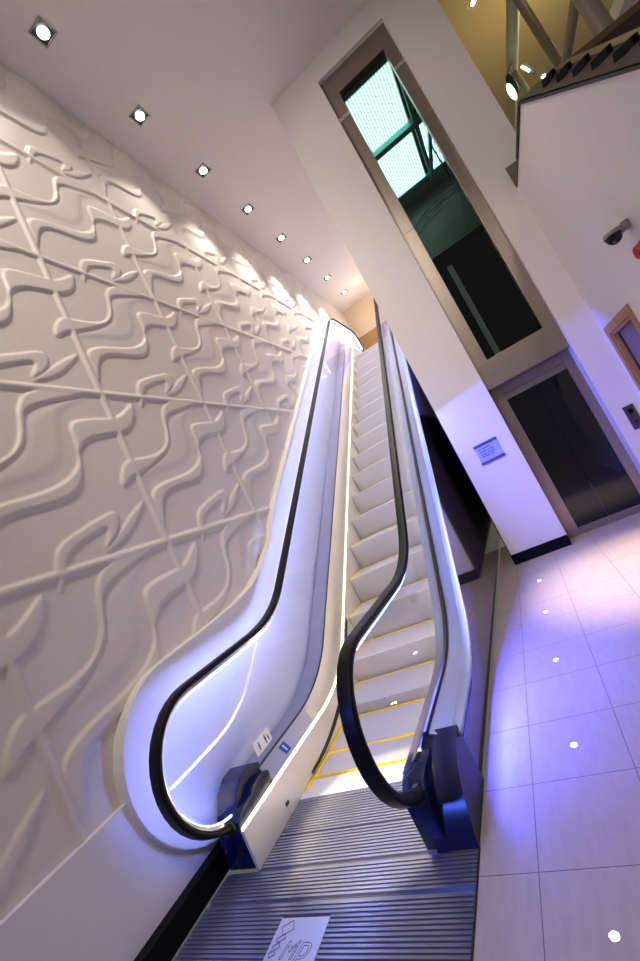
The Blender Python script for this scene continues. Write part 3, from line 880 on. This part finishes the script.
# ------------------------------------------------------------------ other light, mostly unseen fill lamps
def area(name, loc, aim, size, energy, col, size_y=None):
    ld = bpy.data.lights.new(name, 'AREA'); ld.energy = energy; ld.color = col; ld.size = size
    if size_y: ld.shape = 'RECTANGLE'; ld.size_y = size_y
    o = bpy.data.objects.new(name, ld); COL.objects.link(o)
    o.location = loc; o.rotation_euler = rot_aim(Vector(aim)-Vector(loc)); return o
def point(name, loc, energy, col, r=.1):
    ld = bpy.data.lights.new(name, 'POINT'); ld.energy = energy; ld.color = col; ld.shadow_soft_size = r
    o = bpy.data.objects.new(name, ld); COL.objects.link(o); o.location = loc; return o
def spot(name, loc, aim, energy, col, size, blend=.6, r=.06):
    ld = bpy.data.lights.new(name, 'SPOT'); ld.energy = energy; ld.color = col
    ld.spot_size = rad(size); ld.spot_blend = blend; ld.shadow_soft_size = r
    o = bpy.data.objects.new(name, ld); COL.objects.link(o)
    o.location = loc; o.rotation_euler = rot_aim(Vector(aim)-Vector(loc)); return o
for hx, hy in ((-1.2, -.8), (2.4, .2), (-.9, -2.4)):
    spot('hall_fill', (hx, hy, 6.2), (hx, hy+1.2, 0), 120, (1, .88, .80), 150, .8, .1)  # unseen fill lamps, added outside the view for general warm light
spot('shaft_wall_fill', (-2.0, 1.6, 7.2), (.2, 6.0, 4.4), 330, (1, .88, .80), 75, .9, .08)  # unseen spot, added to brighten the upper shaft wall
spot('relief_wall_fill', (-.6, .3, 7.2), (-2.5, 4.2, 3.2), 560, (1, .90, .82), 80, .9, .08)  # unseen warm fill, added to lift the relief wall
spot('landing_spotlight', (-1.1, 1.9, 7.2), (-1.52, 2.12, 0), 4500, (1, .86, .66), 9, .35, .02)
spot('blue_plate_fill', (-2.3, -.9, 2.3), (-1.45, 1.25, 0), 240, (.08,.14,1), 50, .8, .08)  # unseen blue wash, added to tint the landing plate and newels
point('upper_landing_light', (-1.5, 12.2, 6.5), 20, (1, .82, .58), .15)
point('gallery_light', (4.4, 9.5, 7.4), 70, (1, .82, .46), .2)
point('gallery_light', (3.9, 6.0, 8.2), 30, (1, .85, .6), .2)
spot('lift_lobby_fill', (.42, 4.15, 7.2), (.55, 4.5, 0), 4200, (1,.80,.54), 21, 1.0, .08)  # unseen spot, its cone shaped to warm the floor before the lift

w = bpy.data.worlds.new('world'); scn.world = w; w.use_nodes = True
bg = w.node_tree.nodes['Background']; bg.inputs[0].default_value = (.62, .56, .54, 1); bg.inputs[1].default_value = .17

# ------------------------------------------------------------------ camera
yaw, pitch, roll, f = rad(23.71716621), rad(5.47930178), rad(26.38308169), 429.349
F = Vector((-math.sin(yaw)*math.cos(pitch), math.cos(yaw)*math.cos(pitch), math.sin(pitch)))
r = F.cross(Vector((0,0,1))).normalized(); d = F.cross(r)
c, s = math.cos(roll), math.sin(roll)
r2 = c*r + s*d; d2 = -s*r + c*d
cd = bpy.data.cameras.new('camera'); co = bpy.data.objects.new('camera', cd); COL.objects.link(co)
co.matrix_world = Matrix(((r2.x,-d2.x,-F.x,0),(r2.y,-d2.y,-F.y,0),(r2.z,-d2.z,-F.z,1.5625),(0,0,0,1)))
cd.sensor_fit = 'VERTICAL'; cd.sensor_height = 36; cd.sensor_width = 24; cd.lens = f/961*36; cd.clip_start = .05
scn.camera = co

scn.view_settings.view_transform = 'Standard'; scn.view_settings.look = 'None'
scn.view_settings.gamma = 1; scn.view_settings.use_curve_mapping = False; scn.view_settings.exposure = .15
scn.cycles.use_denoising = True
scn.cycles.sample_clamp_indirect = 6
scn.cycles.max_bounces = 10
scn.cycles.transparent_max_bounces = 24
